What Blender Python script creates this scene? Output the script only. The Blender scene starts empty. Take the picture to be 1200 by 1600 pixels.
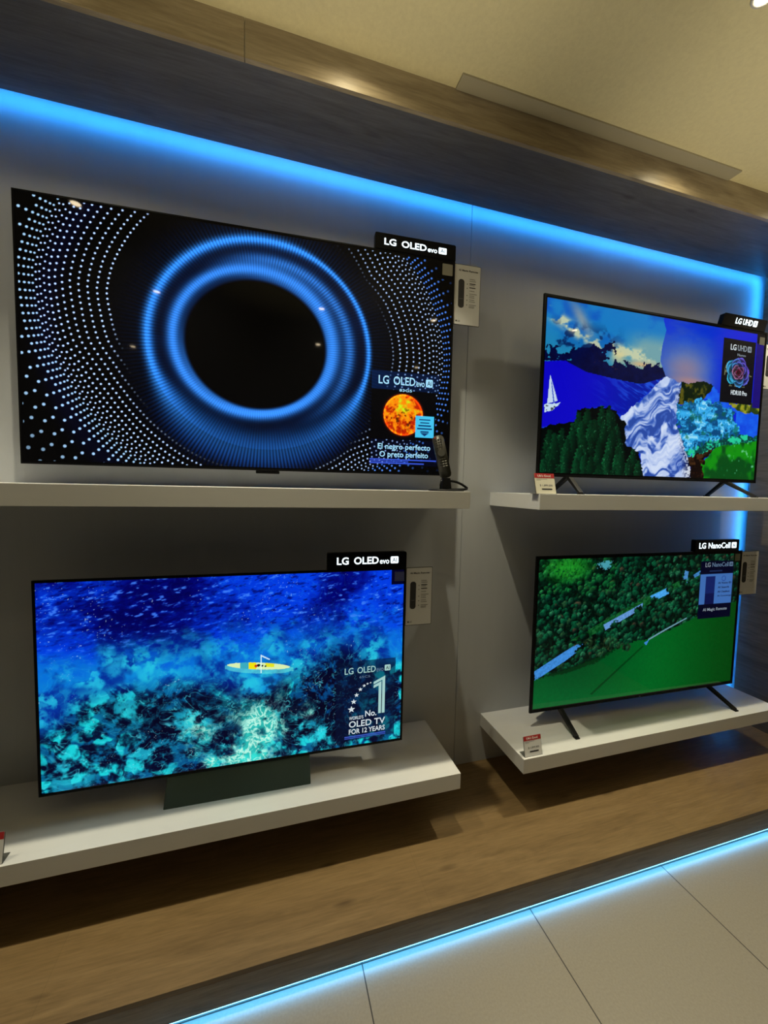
import bpy, bmesh, math, random
import numpy as np
from mathutils import Matrix, Vector

S = bpy.context.scene
COL = S.collection

# ------------------------------------------------------------------ camera
cd = bpy.data.cameras.new('camera')
cam = bpy.data.objects.new('camera', cd)
COL.objects.link(cam)
right = Vector((0.95913964, -0.282147, 0.02107661))
fwd = Vector((0.28292059, 0.95713354, -0.06205907))
up = Vector((-0.00266335, 0.06548632, 0.99784991))
m = Matrix((right, up, -fwd)).transposed().to_4x4()
m.translation = Vector((0, -2.02376, 1.76919))
cam.matrix_world = m
cd.sensor_fit = 'VERTICAL'
cd.sensor_height = 36
cd.lens = 36 * 619.4 / 1600
cd.clip_start = .02
S.camera = cam
S.view_settings.view_transform = 'Standard'
S.view_settings.look = 'None'
S.view_settings.gamma = 1
S.view_settings.exposure = 0

# ------------------------------------------------------------------ light
WORLD = .008
w = bpy.data.worlds.new('world')
S.world = w
w.use_nodes = True
w.node_tree.nodes['Background'].inputs[0].default_value = (1, .86, .62, 1)
w.node_tree.nodes['Background'].inputs[1].default_value = WORLD
WASH_W, GRID_W, UP_W, HIGH_W = 96, 6, 4, 205
WARM = (1, .90, .62)
NEUT = (1, .93, .80)

def spot(x, y, z, power, cone, blend, col, rad=.03, tilt=(0, 0)):
    l = bpy.data.lights.new('spot', 'SPOT')
    l.energy = power
    l.spot_size = math.radians(cone)
    l.spot_blend = blend
    l.color = col
    l.shadow_soft_size = rad
    o = bpy.data.objects.new('ceiling_spot_light', l)
    COL.objects.link(o)
    o.location = (x, y, z)
    o.rotation_euler = (math.radians(tilt[0]), math.radians(tilt[1]), 0)
    return o

for x, k in ((-1.9, .7), (-.55, .78), (.55, .98), (2.15, 1.3), (3.08, .55)):      # wall-washing row close to the canopy: beam and spill
    spot(x, -.562, 3.385, WASH_W * k, 80, .7, WARM, .022)
    spot(x - .25, -.63, 3.385, WASH_W * .12, 160, 1.0, WARM, .03)
# light thrown back up by the rest of the shop floor
a = bpy.data.lights.new('shop_floor_bounce', 'AREA')
a.shape = 'RECTANGLE'; a.size = 8; a.size_y = 4; a.energy = UP_W; a.color = (1, .86, .52)
ao = bpy.data.objects.new('shop_floor_bounce', a)
COL.objects.link(ao)
ao.location = (1.0, -3.6, .3); ao.rotation_euler = (math.radians(180 - 6), 0, 0)

for x in (.15, 2.2):                               # unseen fill spots behind the viewer, added to brighten the ceiling and fascia
    o = spot(x, -2.7, .5, HIGH_W, 42, 1.0, (1, .92, .72), .12, tilt=(180 - 27, 0)); o.name = 'added_ceiling_fill'

# ------------------------------------------------------------------ helpers
def link(o, parent=None):
    COL.objects.link(o)
    if parent: o.parent = parent
    return o

def tag(o, label=None, cat=None, group=None, kind=None):
    if label: o['label'] = label
    if cat: o['category'] = cat
    if group: o['group'] = group
    if kind: o['kind'] = kind
    return o

def empty(name, loc, rz=0):
    o = bpy.data.objects.new(name, None)
    o.empty_display_size = .05
    link(o)
    o.location = loc
    o.rotation_euler = (0, 0, rz)
    return o

def obj(name, bm, mat, parent=None, bevel=0, smooth=False):
    if bevel:
        bmesh.ops.bevel(bm, geom=[e for e in bm.edges if e.calc_length() > bevel * 2.2], offset=bevel, segments=2, affect='EDGES', profile=.6)
    bmesh.ops.recalc_face_normals(bm, faces=bm.faces)
    me = bpy.data.meshes.new(name)
    bm.to_mesh(me); bm.free()
    me.materials.append(mat)
    if smooth:
        for p in me.polygons: p.use_smooth = True
    return link(bpy.data.objects.new(name, me), parent)

def add_box(bm, x0, x1, y0, y1, z0, z1):
    v = [bm.verts.new(c) for c in ((x0, y0, z0), (x1, y0, z0), (x1, y1, z0), (x0, y1, z0), (x0, y0, z1), (x1, y0, z1), (x1, y1, z1), (x0, y1, z1))]
    for f in ((0, 3, 2, 1), (4, 5, 6, 7), (0, 1, 5, 4), (1, 2, 6, 5), (2, 3, 7, 6), (3, 0, 4, 7)):
        bm.faces.new([v[i] for i in f])

def box(*a):
    bm = bmesh.new(); add_box(bm, *a); return bm

def add_prism(bm, pts, y0, y1, axis='y'):
    """outline in (a, b) extruded along the axis; axis y -> (x,z), axis x -> (y,z), axis z -> (x,y)"""
    def P(a, b, t):
        return {'y': (a, t, b), 'x': (t, a, b), 'z': (a, b, t)}[axis]
    n = len(pts)
    A = [bm.verts.new(P(a, b, y0)) for a, b in pts]
    B = [bm.verts.new(P(a, b, y1)) for a, b in pts]
    bm.faces.new(A); bm.faces.new(B[::-1])
    for i in range(n):
        j = (i + 1) % n
        bm.faces.new((A[i], B[i], B[j], A[j]))

def prism(*a, **k):
    bm = bmesh.new(); add_prism(bm, *a, **k); return bm

def round_rect(x0, x1, z0, z1, r, n=6, corners=(1, 1, 1, 1)):
    pts = []
    for (cx, cz, a0, on) in ((x1 - r, z0 + r, -90, corners[0]), (x1 - r, z1 - r, 0, corners[1]), (x0 + r, z1 - r, 90, corners[2]), (x0 + r, z0 + r, 180, corners[3])):
        if on:
            for k in range(n + 1):
                t = math.radians(a0 + 90 * k / n)
                pts.append((cx + r * math.cos(t), cz + r * math.sin(t)))
        else:
            pts.append((x1 if cx > (x0 + x1) / 2 else x0, z0 if cz < (z0 + z1) / 2 else z1))
    return pts

def tube(pts, r, n=10, closed=False):
    bm = bmesh.new()
    P = [Vector(p) for p in pts]
    rings = []
    N = len(P)
    for i, p in enumerate(P):
        a = P[(i - 1) % N] if (closed or i > 0) else p
        b = P[(i + 1) % N] if (closed or i < N - 1) else p
        t = (b - a).normalized()
        u = t.cross(Vector((0, 0, 1)))
        if u.length < .1: u = t.cross(Vector((0, 1, 0)))
        u.normalize(); v = t.cross(u)
        rings.append([bm.verts.new(p + r * (math.cos(2 * math.pi * k / n) * u + math.sin(2 * math.pi * k / n) * v)) for k in range(n)])
    for i in range(N if closed else N - 1):
        A, B = rings[i], rings[(i + 1) % N]
        for k in range(n):
            bm.faces.new((A[k], A[(k + 1) % n], B[(k + 1) % n], B[k]))
    if not closed:
        bm.faces.new(rings[0]); bm.faces.new(rings[-1][::-1])
    return bm

def lathe(prof, n=32):
    bm = bmesh.new()
    rings = [[bm.verts.new((r * math.cos(2 * math.pi * k / n), r * math.sin(2 * math.pi * k / n), z)) for k in range(n)] for r, z in prof]
    for A, B in zip(rings, rings[1:]):
        for k in range(n): bm.faces.new((A[k], A[(k + 1) % n], B[(k + 1) % n], B[k]))
    bm.faces.new(rings[0]); bm.faces.new(rings[-1])
    return bm

# ------------------------------------------------------------------ materials
def mat(name, col, rough=.5, metal=0, emit=None, strength=0, spec=.5):
    m = bpy.data.materials.new(name); m.use_nodes = True
    b = m.node_tree.nodes['Principled BSDF']
    b.inputs['Base Color'].default_value = (*col, 1)
    b.inputs['Roughness'].default_value = rough
    b.inputs['Metallic'].default_value = metal
    b.inputs['Specular IOR Level'].default_value = spec
    if emit:
        b.inputs['Emission Color'].default_value = (*emit, 1)
        b.inputs['Emission Strength'].default_value = strength
    return m

def nd(nt, t, **k):
    n = nt.nodes.new(t)
    for a, v in k.items(): setattr(n, a, v)
    return n

def grain(m, scale, stretch, amt, dark, bump=0, rot=(0, 0, 0), detail=5):
    """noise grain mixed over the base colour, in object space"""
    nt = m.node_tree; b = nt.nodes['Principled BSDF']
    tc = nd(nt, 'ShaderNodeTexCoord'); mp = nd(nt, 'ShaderNodeMapping')
    mp.inputs['Scale'].default_value = stretch; mp.inputs['Rotation'].default_value = rot
    nz = nd(nt, 'ShaderNodeTexNoise'); nz.inputs['Scale'].default_value = scale; nz.inputs['Detail'].default_value = detail
    nz.inputs['Roughness'].default_value = .65
    rp = nd(nt, 'ShaderNodeValToRGB')
    rp.color_ramp.elements[0].position = .5 - .22; rp.color_ramp.elements[1].position = .5 + .22
    base = b.inputs['Base Color'].default_value[:]
    rp.color_ramp.elements[0].color = (*dark, 1)
    rp.color_ramp.elements[1].color = base
    nt.links.new(tc.outputs['Object'], mp.inputs[0]); nt.links.new(mp.outputs[0], nz.inputs[0])
    nt.links.new(nz.outputs[0], rp.inputs[0]); nt.links.new(rp.outputs[0], b.inputs['Base Color'])
    if bump:
        bp = nd(nt, 'ShaderNodeBump'); bp.inputs['Strength'].default_value = bump; bp.inputs['Distance'].default_value = .002
        nt.links.new(nz.outputs[0], bp.inputs['Height']); nt.links.new(bp.outputs[0], b.inputs['Normal'])
    return m

def wood(name, light, mid, dark, plank=(1.22, .19), rough=.45, seam=.6, offset=(0, 0, 0), swap=False, rowshift=.37):
    m = bpy.data.materials.new(name); m.use_nodes = True
    nt = m.node_tree; b = nt.nodes['Principled BSDF']; L = nt.links.new
    b.inputs['Roughness'].default_value = rough
    tc = nd(nt, 'ShaderNodeTexCoord'); off = nd(nt, 'ShaderNodeMapping'); off.inputs['Location'].default_value = offset
    if swap: off.inputs['Rotation'].default_value = (math.radians(90), 0, 0) if swap == 'x' else (0, math.radians(90), math.radians(90))
    L(tc.outputs['Object'], off.inputs[0])
    br = nd(nt, 'ShaderNodeTexBrick'); br.offset = rowshift; br.squash = 1
    br.inputs['Color1'].default_value = (.93, .93, .93, 1); br.inputs['Color2'].default_value = (1.05, 1.05, 1.05, 1); br.inputs['Mortar'].default_value = (seam,) * 3 + (1,)
    br.inputs['Scale'].default_value = 1; br.inputs['Mortar Size'].default_value = .0012; br.inputs['Mortar Smooth'].default_value = .1
    br.inputs['Brick Width'].default_value = plank[0]; br.inputs['Row Height'].default_value = plank[1]; br.inputs['Bias'].default_value = 0
    L(off.outputs[0], br.inputs[0])
    mp = nd(nt, 'ShaderNodeMapping'); mp.inputs['Scale'].default_value = (1.3, 9, 9); L(off.outputs[0], mp.inputs[0])
    wn = nd(nt, 'ShaderNodeTexNoise'); wn.inputs['Scale'].default_value = 1.6; wn.inputs['Detail'].default_value = 7; wn.inputs['Distortion'].default_value = 1.1; wn.inputs['Roughness'].default_value = .62
    L(mp.outputs[0], wn.inputs[0])
    rp = nd(nt, 'ShaderNodeValToRGB'); e = rp.color_ramp.elements
    e[0].position = .3; e[0].color = (*dark, 1); e[1].position = .72; e[1].color = (*light, 1)
    k = e.new(.5); k.color = (*mid, 1)
    L(wn.outputs[0], rp.inputs[0])
    mu = nd(nt, 'ShaderNodeMix', data_type='RGBA', blend_type='MULTIPLY'); mu.inputs[0].default_value = 1
    L(rp.outputs[0], mu.inputs[6]); L(br.outputs[0], mu.inputs[7])
    # small knots
    mp2 = nd(nt, 'ShaderNodeMapping'); mp2.inputs['Scale'].default_value = (2.2, 7, 7); L(off.outputs[0], mp2.inputs[0])
    vo = nd(nt, 'ShaderNodeTexVoronoi'); vo.inputs['Scale'].default_value = 1.15; L(mp2.outputs[0], vo.inputs[0])
    kr = nd(nt, 'ShaderNodeValToRGB'); kr.color_ramp.elements[0].position = .03; kr.color_ramp.elements[0].color = (.45, .42, .4, 1)
    kr.color_ramp.elements[1].position = .14; kr.color_ramp.elements[1].color = (1, 1, 1, 1)
    L(vo.outputs['Distance'], kr.inputs[0])
    m2 = nd(nt, 'ShaderNodeMix', data_type='RGBA', blend_type='MULTIPLY'); m2.inputs[0].default_value = .8
    L(mu.outputs[2], m2.inputs[6]); L(kr.outputs[0], m2.inputs[7])
    mp3 = nd(nt, 'ShaderNodeMapping'); mp3.inputs['Scale'].default_value = (5, 75, 75); L(off.outputs[0], mp3.inputs[0])
    fn = nd(nt, 'ShaderNodeTexNoise'); fn.inputs['Scale'].default_value = 1.5; fn.inputs['Detail'].default_value = 5; fn.inputs['Roughness'].default_value = .7; L(mp3.outputs[0], fn.inputs[0])
    fr = nd(nt, 'ShaderNodeValToRGB'); fr.color_ramp.elements[0].position = .32; fr.color_ramp.elements[0].color = (.80, .79, .77, 1)
    fr.color_ramp.elements[1].position = .66; fr.color_ramp.elements[1].color = (1.12, 1.12, 1.12, 1); L(fn.outputs[0], fr.inputs[0])
    m3 = nd(nt, 'ShaderNodeMix', data_type='RGBA', blend_type='MULTIPLY'); m3.inputs[0].default_value = 1
    L(m2.outputs[2], m3.inputs[6]); L(fr.outputs[0], m3.inputs[7]); L(m3.outputs[2], b.inputs['Base Color'])
    bp = nd(nt, 'ShaderNodeBump'); bp.inputs['Strength'].default_value = .12; bp.inputs['Distance'].default_value = .002
    L(wn.outputs[0], bp.inputs['Height']); L(bp.outputs[0], b.inputs['Normal'])
    return m

M_WALL = grain(mat('wall_laminate', (.50, .525, .57), .55), 3, (6, 6, .6), 0, (.475, .50, .545))
M_CEIL = grain(mat('ceiling_plaster', (.78, .68, .37), .9), 60, (1, 1, 1), 0, (.71, .61, .33), bump=.25)
M_TRIMC = mat('tan_ceiling_band', (.40, .35, .23), .85)
M_SHELF = grain(mat('white_shelf_laminate', (.78, .79, .81), .42), 4, (1, 6, 6), 0, (.75, .76, .78))
M_WOODF = wood('oak_plank', (.265, .178, .083), (.225, .147, .065), (.175, .112, .048), plank=(1.3, .3574), seam=.88, offset=(.2, .0, 0))
M_WOODV = wood('oak_board', (.40, .31, .19), (.32, .24, .14), (.22, .16, .09), plank=(20, 3), offset=(5, 0, 0))
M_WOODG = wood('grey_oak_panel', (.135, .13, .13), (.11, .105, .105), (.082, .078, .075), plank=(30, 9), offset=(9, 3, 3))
M_WOODS = wood('grey_oak_upright', (.27, .235, .18), (.215, .185, .14), (.15, .125, .09), plank=(30, 9), offset=(9, 3, 3), swap='v')
M_BLACK = mat('black_plastic', (.008, .008, .009), .4, spec=.25)
M_BEZEL = mat('black_bezel', (.003, .003, .004), .45, spec=.12)
M_BACK = mat('dark_grey_housing', (.010, .010, .012), .5, spec=.2)
M_STEEL = mat('dark_brushed_metal', (.17, .27, .30), .26, .9)
M_SIGN = mat('gloss_black_acrylic', (.003, .003, .005), .3, spec=.12)
M_GLOW = mat('white_lit_letters', (.8, .85, .9), .4, emit=(.78, .93, 1), strength=1.6)
M_CARD = mat('white_card', (.74, .75, .77), .5)
M_CARDY = mat('cream_card', (.74, .72, .6), .5)
M_INK = mat('dark_ink', (.03, .03, .035), .6)
M_INKG = mat('grey_ink', (.16, .16, .17), .6)
M_RED = mat('red_print', (.42, .02, .025), .5)
M_WHITEINK = mat('white_print', (.85, .8, .78), .5)
M_ACRYL = mat('smoked_acrylic_edge', (.10, .105, .10), .3)
M_LED = mat('blue_led_diffuser', (.2, .4, .6), .5, emit=(.026, .33, 1.0), strength=33)
M_LEDF = mat('blue_led_diffuser_floor', (.2, .4, .6), .5, emit=(.10, .46, .92), strength=17)
M_ALU = mat('aluminium_profile', (.5, .5, .5), .35, .9)
M_LAMP = mat('lamp_lens', (.9, .8, .6), .4, emit=(1, .80, .52), strength=85)
M_RIM = mat('white_lamp_rim', (.7, .66, .55), .5)
def emis(name, c, s=1.0):
    m = mat(name, (0, 0, 0), .4, emit=c, strength=s); return m
M_TXT1 = emis('screen_text_ice', (.36, .74, 1), 1.0)
M_TXT3 = emis('screen_text_blue', (.35, .62, .95), .9)
M_TXTW = emis('screen_text_white', (.75, .85, .9), .85)
M_TXTM = emis('screen_text_mint', (.45, .75, .72), .8)
M_TXTD = emis('screen_text_dim', (.12, .20, .33), .8)
M_TXTN = emis('screen_text_navy', (.004, .008, .06), .5)
M_TXTG = emis('screen_text_grey', (.28, .34, .40), .8)

def screen_mat():
    m = bpy.data.materials.new('lit_screen'); m.use_nodes = True
    nt = m.node_tree; b = nt.nodes['Principled BSDF']
    at = nd(nt, 'ShaderNodeAttribute'); at.attribute_name = 'picture'
    b.inputs['Base Color'].default_value = (.004, .004, .005, 1)
    b.inputs['Roughness'].default_value = .035
    b.inputs['Specular IOR Level'].default_value = .12
    nt.links.new(at.outputs['Color'], b.inputs['Emission Color'])
    b.inputs['Emission Strength'].default_value = 1
    return m
M_SCREEN = screen_mat()

# ------------------------------------------------------------------ lettering
def text_mesh(s, bold=0.0, shear=0.0):
    cu = bpy.data.curves.new('t', 'FONT')
    cu.body = s; cu.offset = bold; cu.shear = shear; cu.resolution_u = 3; cu.size = 1
    o = bpy.data.objects.new('t', cu); COL.objects.link(o)
    bpy.context.view_layer.update()
    me = bpy.data.meshes.new_from_object(o.evaluated_get(bpy.context.evaluated_depsgraph_get()))
    bpy.data.objects.remove(o); bpy.data.curves.remove(cu)
    return me

def text(name, s, x0, x1, z0, z1, y, m, parent, bold=.0, shear=0.0, mtx=None, thick=.0006):
    """text filling the rectangle x0..x1, z0..z1 of the parent's front plane at depth y"""
    me = text_mesh(s, bold, shear)
    n = len(me.vertices); co = np.empty(n * 3, 'f'); me.vertices.foreach_get('co', co); co = co.reshape(-1, 3)
    lo, hi = co.min(0), co.max(0)
    X = x0 + (co[:, 0] - lo[0]) / (hi[0] - lo[0]) * (x1 - x0)
    Z = z0 + (co[:, 1] - lo[1]) / (hi[1] - lo[1]) * (z1 - z0)
    bm = bmesh.new(); bm.from_mesh(me); bpy.data.meshes.remove(me)
    bm.verts.ensure_lookup_table()
    for v, a, c in zip(bm.verts, X, Z): v.co = (a, y, c)
    r = bmesh.ops.extrude_face_region(bm, geom=list(bm.faces))
    for v in [g for g in r['geom'] if isinstance(g, bmesh.types.BMVert)]: v.co.y += thick
    bmesh.ops.recalc_face_normals(bm, faces=bm.faces)
    if mtx is not None: bmesh.ops.transform(bm, matrix=mtx, verts=bm.verts)
    me = bpy.data.meshes.new(name); bm.to_mesh(me); bm.free(); me.materials.append(m)
    return link(bpy.data.objects.new(name, me), parent)

# ------------------------------------------------------------------ picture maths for the screens
rng = np.random.RandomState(7)
TAB = rng.rand(8, 256, 256)
def vn(x, y, s=0):
    xi = np.floor(x).astype(int); yi = np.floor(y).astype(int)
    fx = x - xi; fy = y - yi; fx = fx * fx * (3 - 2 * fx); fy = fy * fy * (3 - 2 * fy)
    T = TAB[s % 8]
    g = lambda a, b: T[(a + 31 * s) & 255, (b + 17 * s) & 255]
    return (g(xi, yi) * (1 - fx) + g(xi + 1, yi) * fx) * (1 - fy) + (g(xi, yi + 1) * (1 - fx) + g(xi + 1, yi + 1) * fx) * fy
def fbm(x, y, s=0, o=4, gain=.5):
    t = 0; a = 1; n = 0
    for k in range(o):
        t = t + a * vn(x * 2 ** k, y * 2 ** k, s + k); n += a; a *= gain
    return t / n
def ss(a, b, x):
    t = np.clip((x - a) / (b - a), 0, 1); return t * t * (3 - 2 * t)
def C(r, g, b): return np.array([r, g, b], float) / 255
def mix(A, B, t):
    t = np.asarray(t)[..., None]; return A * (1 - t) + B * t
def inside(poly, U, V):
    c = np.zeros(U.shape, bool); n = len(poly)
    for i in range(n):
        x1, y1 = poly[i]; x2, y2 = poly[(i + 1) % n]
        if y1 == y2: continue
        k = ((y1 > V) != (y2 > V)) & (U < (x2 - x1) * (V - y1) / (y2 - y1) + x1)
        c ^= k
    return c
def rectm(U, V, u0, u1, v0, v1): return (U > u0) & (U < u1) & (V > v0) & (V < v1)

def cells(X, Y, sc, s):
    gx, gy = X * sc, Y * sc; ix, iy = np.floor(gx).astype(int), np.floor(gy).astype(int)
    best = np.full(X.shape, 9.); idv = np.zeros(X.shape)
    for a in (-1, 0, 1):
        for b in (-1, 0, 1):
            cx = ix + a + TAB[s][(ix + a) & 255, (iy + b) & 255]; cy = iy + b + TAB[s + 1][(ix + a) & 255, (iy + b) & 255]
            d = np.hypot(gx - cx, gy - cy); k = d < best
            best = np.where(k, d, best); idv = np.where(k, TAB[s + 2][(ix + a) & 255, (iy + b) & 255], idv)
    return best, idv

def grid(nx, ny):
    u = np.linspace(0, 1, nx); v = np.linspace(0, 1, ny)
    return np.meshgrid(u, v)

def screen(name, rgb, W, H, x0, z0, y, parent):
    ny, nx, _ = rgb.shape
    lin = np.clip(rgb, 0, 1.3) ** 2.2
    X = np.linspace(x0, x0 + W, nx); Z = np.linspace(z0, z0 + H, ny)
    XX, ZZ = np.meshgrid(X, Z)
    co = np.stack([XX, np.full_like(XX, y), ZZ], -1).reshape(-1, 3).astype('f')
    i = np.arange((ny - 1) * (nx - 1)); r = i // (nx - 1); c = i % (nx - 1); a = r * nx + c
    f = np.stack([a, a + 1, a + nx + 1, a + nx], -1).reshape(-1).astype('i')
    me = bpy.data.meshes.new(name)
    me.vertices.add(nx * ny); me.vertices.foreach_set('co', co.ravel())
    me.loops.add(len(f)); me.loops.foreach_set('vertex_index', f)
    me.polygons.add(len(f) // 4); me.polygons.foreach_set('loop_start', np.arange(0, len(f), 4, dtype='i'))
    me.update(calc_edges=True)
    at = me.attributes.new('picture', 'FLOAT_COLOR', 'POINT')
    at.data.foreach_set('color', np.concatenate([lin, np.ones((ny, nx, 1))], -1).reshape(-1).astype('f'))
    me.materials.append(M_SCREEN)
    return link(bpy.data.objects.new(name, me), parent)

def splat(img, xs, ys, rs, cols):
    """soft round dots added to img; xs, ys, rs in pixels"""
    ny, nx, _ = img.shape
    for dx in range(-5, 6):
        for dy in range(-5, 6):
            px = np.round(xs).astype(int) + dx; py = np.round(ys).astype(int) + dy
            ok = (px >= 0) & (px < nx) & (py >= 0) & (py < ny)
            d = np.hypot(px - xs, py - ys)
            wgt = np.clip(rs + .6 - d, 0, 1)
            k = ok & (wgt > 0)
            np.maximum.at(img, (py[k], px[k]), cols[k] * wgt[k, None])

def pic_rings():
    nx, ny = 960, 552
    U, V = grid(nx, ny); W, H = 1.846, 1.0605
    X, Y = U * W, V * H
    img = np.zeros((ny, nx, 3))
    ox, oy = .510 * W, .527 * H
    dx, dy = X - ox, Y - oy
    ro = np.hypot(dx / 1.04, dy); th = np.arctan2(dy, dx)
    ix, iy = .494 * W, .525 * H
    ri = np.hypot((X - ix) / 1.07, Y - iy); ti = np.arctan2(Y - iy, X - ix)
    tick = .5 + .5 * np.sin(th * 220); ticki = .5 + .5 * np.sin(ti * 200)
    wob = fbm(np.cos(th) * 2 + 5, np.sin(th) * 2 + 5, 1)
    # outer ring: crisp on the left, the top and the far right, washed out along the bottom
    bott = ss(-.2, -1.0, np.sin(th))
    a1 = np.exp(-((ro - .462) / (.021 - .008 * ss(.1, .7, np.cos(th)) + .05 * bott)) ** 2) * (1 - .66 * bott) * (.72 + .28 * tick)
    halo = np.exp(-((ro - .475) / .075) ** 2) * (.25 + .45 * tick) * (.36 + .22 * ss(-.1, -1, np.sin(th)) + .3 * ss(.3, 1, np.sin(th)))
    haloin = ((ro < .47) & (ri > .27)) * (.10 + .10 * fbm(th * 3 + 9, ro * 14, 3))
    # inner ring
    r0 = .322 + .012 * np.sin(ti - .6)
    right = ss(-.2, .9, np.cos(ti - .55))
    a2 = np.exp(-((ri - r0) / (.024 + .012 * right)) ** 2) * (.80 + .2 * ticki)
    a3 = np.exp(-((ri - (.375 + .018 * np.cos(ti - .5))) / .024) ** 2) * right * (.5 + .3 * ticki)
    a4 = np.exp(-((ri - .285) / .02) ** 2) * (.12 + .35 * ss(-.1, -.9, np.sin(ti + .5)))
    low = np.exp(-((ro - .535) / .05) ** 2) * ss(-.35, -.95, np.sin(th)) * (.12 + .42 * tick)
    b1 = np.clip(a1 + .4 * halo, 0, 1.1); b2 = np.clip(a2 + a3 + a4, 0, 1.1)
    img += b1[..., None] * C(52, 140, 245) + b2[..., None] * C(58, 138, 240) * 1.0
    img += (haloin + low * .6)[..., None] * C(25, 80, 190)
    img += ((.035 + .03 * tick) * np.exp(-((ro - .55) / .09) ** 2))[..., None] * C(40, 90, 220)
    img *= ss(.272, .296, ri)[..., None] ** 1.0
    # dot lattice, folded back on itself at the rim
    XS, YS, RS, CS = [], [], [], []
    px = (nx - 1) / W
    def fold(t):
        t = (t + math.pi * 2) % (math.pi * 2)
        k = [(0, .858), (5, .856), (12, .851), (18, .841), (25, .834), (38, .80), (60, .85), (120, .95), (148, .922), (156, .916), (166, .902), (174, .874), (184, .847), (193, .803), (203, .773), (213, .756), (225, .742), (250, .73), (285, .72), (308, .72), (330, .80), (345, .845), (360, .858)]
        d = math.degrees(t)
        for (a, p), (b, q) in zip(k, k[1:]):
            if a <= d <= b:
                f = (d - a) / (b - a); f = f * f * (3 - 2 * f) if abs(q - p) > .05 else f
                return p + (q - p) * f
    inn = [0, .013, .028, .046, .067, .092, .120, .151, .184, .219, .255]
    out = [.012, .025, .041, .060, .083, .110, .140, .173, .208, .245, .284, .324, .365]
    nj = 196
    for j in range(nj):
        t0 = 2 * math.pi * j / nj
        for i, dd in enumerate(inn):
            t = t0 + (.030 * (1 - ((i - 2.2) / 2.2) ** 2) * (1 if i < 5 else .6) + .004 * i)
            F = fold(t); r = F - dd
            rt = float(ss(.2, .8, math.cos(t)))
            fade = float(ss(.555, .635, r)) * (1 - .95 * float(ss(.62, .97, math.sin(t))))
            fade *= 1 - .9 * float(ss(.56, .66, r) < .5) * 0
            if fade < .05: continue
            XS.append(ox + r * math.cos(t)); YS.append(oy + r * math.sin(t)); RS.append((.0033 + .0006 * (i > 2)) * px)
            CS.append((C(205, 228, 255) * (1 - .12 * rt)) * fade + C(0, 10, 40) * fade)
        for i, dd in enumerate(out):
            t = t0 - .013 * (i + 1) + (math.pi / nj if i % 2 else 0)
            F = fold(t); r = F + dd
            rt = float(ss(.3, .8, math.cos(t)))
            if i > 3 and j % 2: continue
            k = (1 - .8 * rt * float(ss(.04, .16, dd))) * (1 - .97 * float(ss(.62, .97, math.sin(t)))) * (1 - .35 * float(ss(.1, .3, dd)))
            XS.append(ox + r * math.cos(t)); YS.append(oy + r * math.sin(t)); RS.append((.0038 + .00035 * i) * px)
            CS.append((C(170, 215, 255) * (1 - rt) + C(80, 135, 240) * rt) * k)
    splat(img, np.array(XS) * px, np.array(YS) * (ny - 1) / H, np.array(RS), np.array(CS))
    glow = np.exp(-((ro - .82) / .06) ** 2) * ss(.2, -.6, np.cos(th)) * .10
    img += glow[..., None] * C(60, 80, 255)
    # promotional panel in the lower right corner
    p = rectm(U, V, .779, .968, .385, .47); img[p] = img[p] * .62 + C(6, 24, 52)
    p = rectm(U, V, .779, .960, .155, .385); img[p] = C(3, 5, 10)
    p = rectm(U, V, .779, .968, .035, .155); img[p] = img[p] * .7 + C(3, 10, 28)
    sx, sy = .868 * W, .272 * H; rs = np.hypot(X - sx, Y - sy) / .101
    n = fbm(X * 48, Y * 48, 2, 4); n2 = fbm(X * 110, Y * 110, 5, 3)
    hot = np.clip(.55 * np.exp(-((X - sx + .01) ** 2 + (Y - sy - .045) ** 2) / .003) + n * 1.1 - .42 + .5 * (n2 - .5), 0, 1)
    sun = mix(mix(C(185, 40, 5), C(255, 140, 15), ss(0, .35, hot)), C(205, 235, 30), ss(.35, .8, hot))
    spots = ss(.42, .3, fbm(X * 70 + 3, Y * 70, 6, 3)) * ss(.08, .02, np.abs(Y - sy + .02))
    sun = mix(sun, C(70, 20, 5), spots * .8)
    rim = np.exp(-((rs - .97) / .05) ** 2)
    sun = sun + rim[..., None] * C(120, 40, 10)
    k = rs < 1; img[k] = sun[k]
    img += ((rs >= 1) * np.exp(-(rs - 1) / .05))[..., None] * C(190, 50, 8) * .7
    p = rectm(U, V, .902, .956, .172, .273)
    img[p] = C(70, 195, 240)
    for q in range(5):
        wq = (.016, .013, .018, .021, .012)[q]; vq = .256 - q * .0145
        p = rectm(U, V, .929 - wq, .929 + wq, vq - .0035, vq + .0035); img[p] = C(20, 60, 110)
    p = inside([(.916, .194), (.942, .194), (.929, .178)], U, V); img[p] = C(20, 60, 110)
    for vq, u1 in ((.062, .965), (.0535, .885), (.045, .93)):
        p = rectm(U, V, .777, u1, vq - .0022, vq + .0022); img[p] = C(60, 90, 225)
    img[(rectm(U, V, .958, 1, .915, 1))] *= .25
    e = (U < .004) | (U > .996) | (V < .007) | (V > .993); img[e] = 0
    return img

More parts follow.
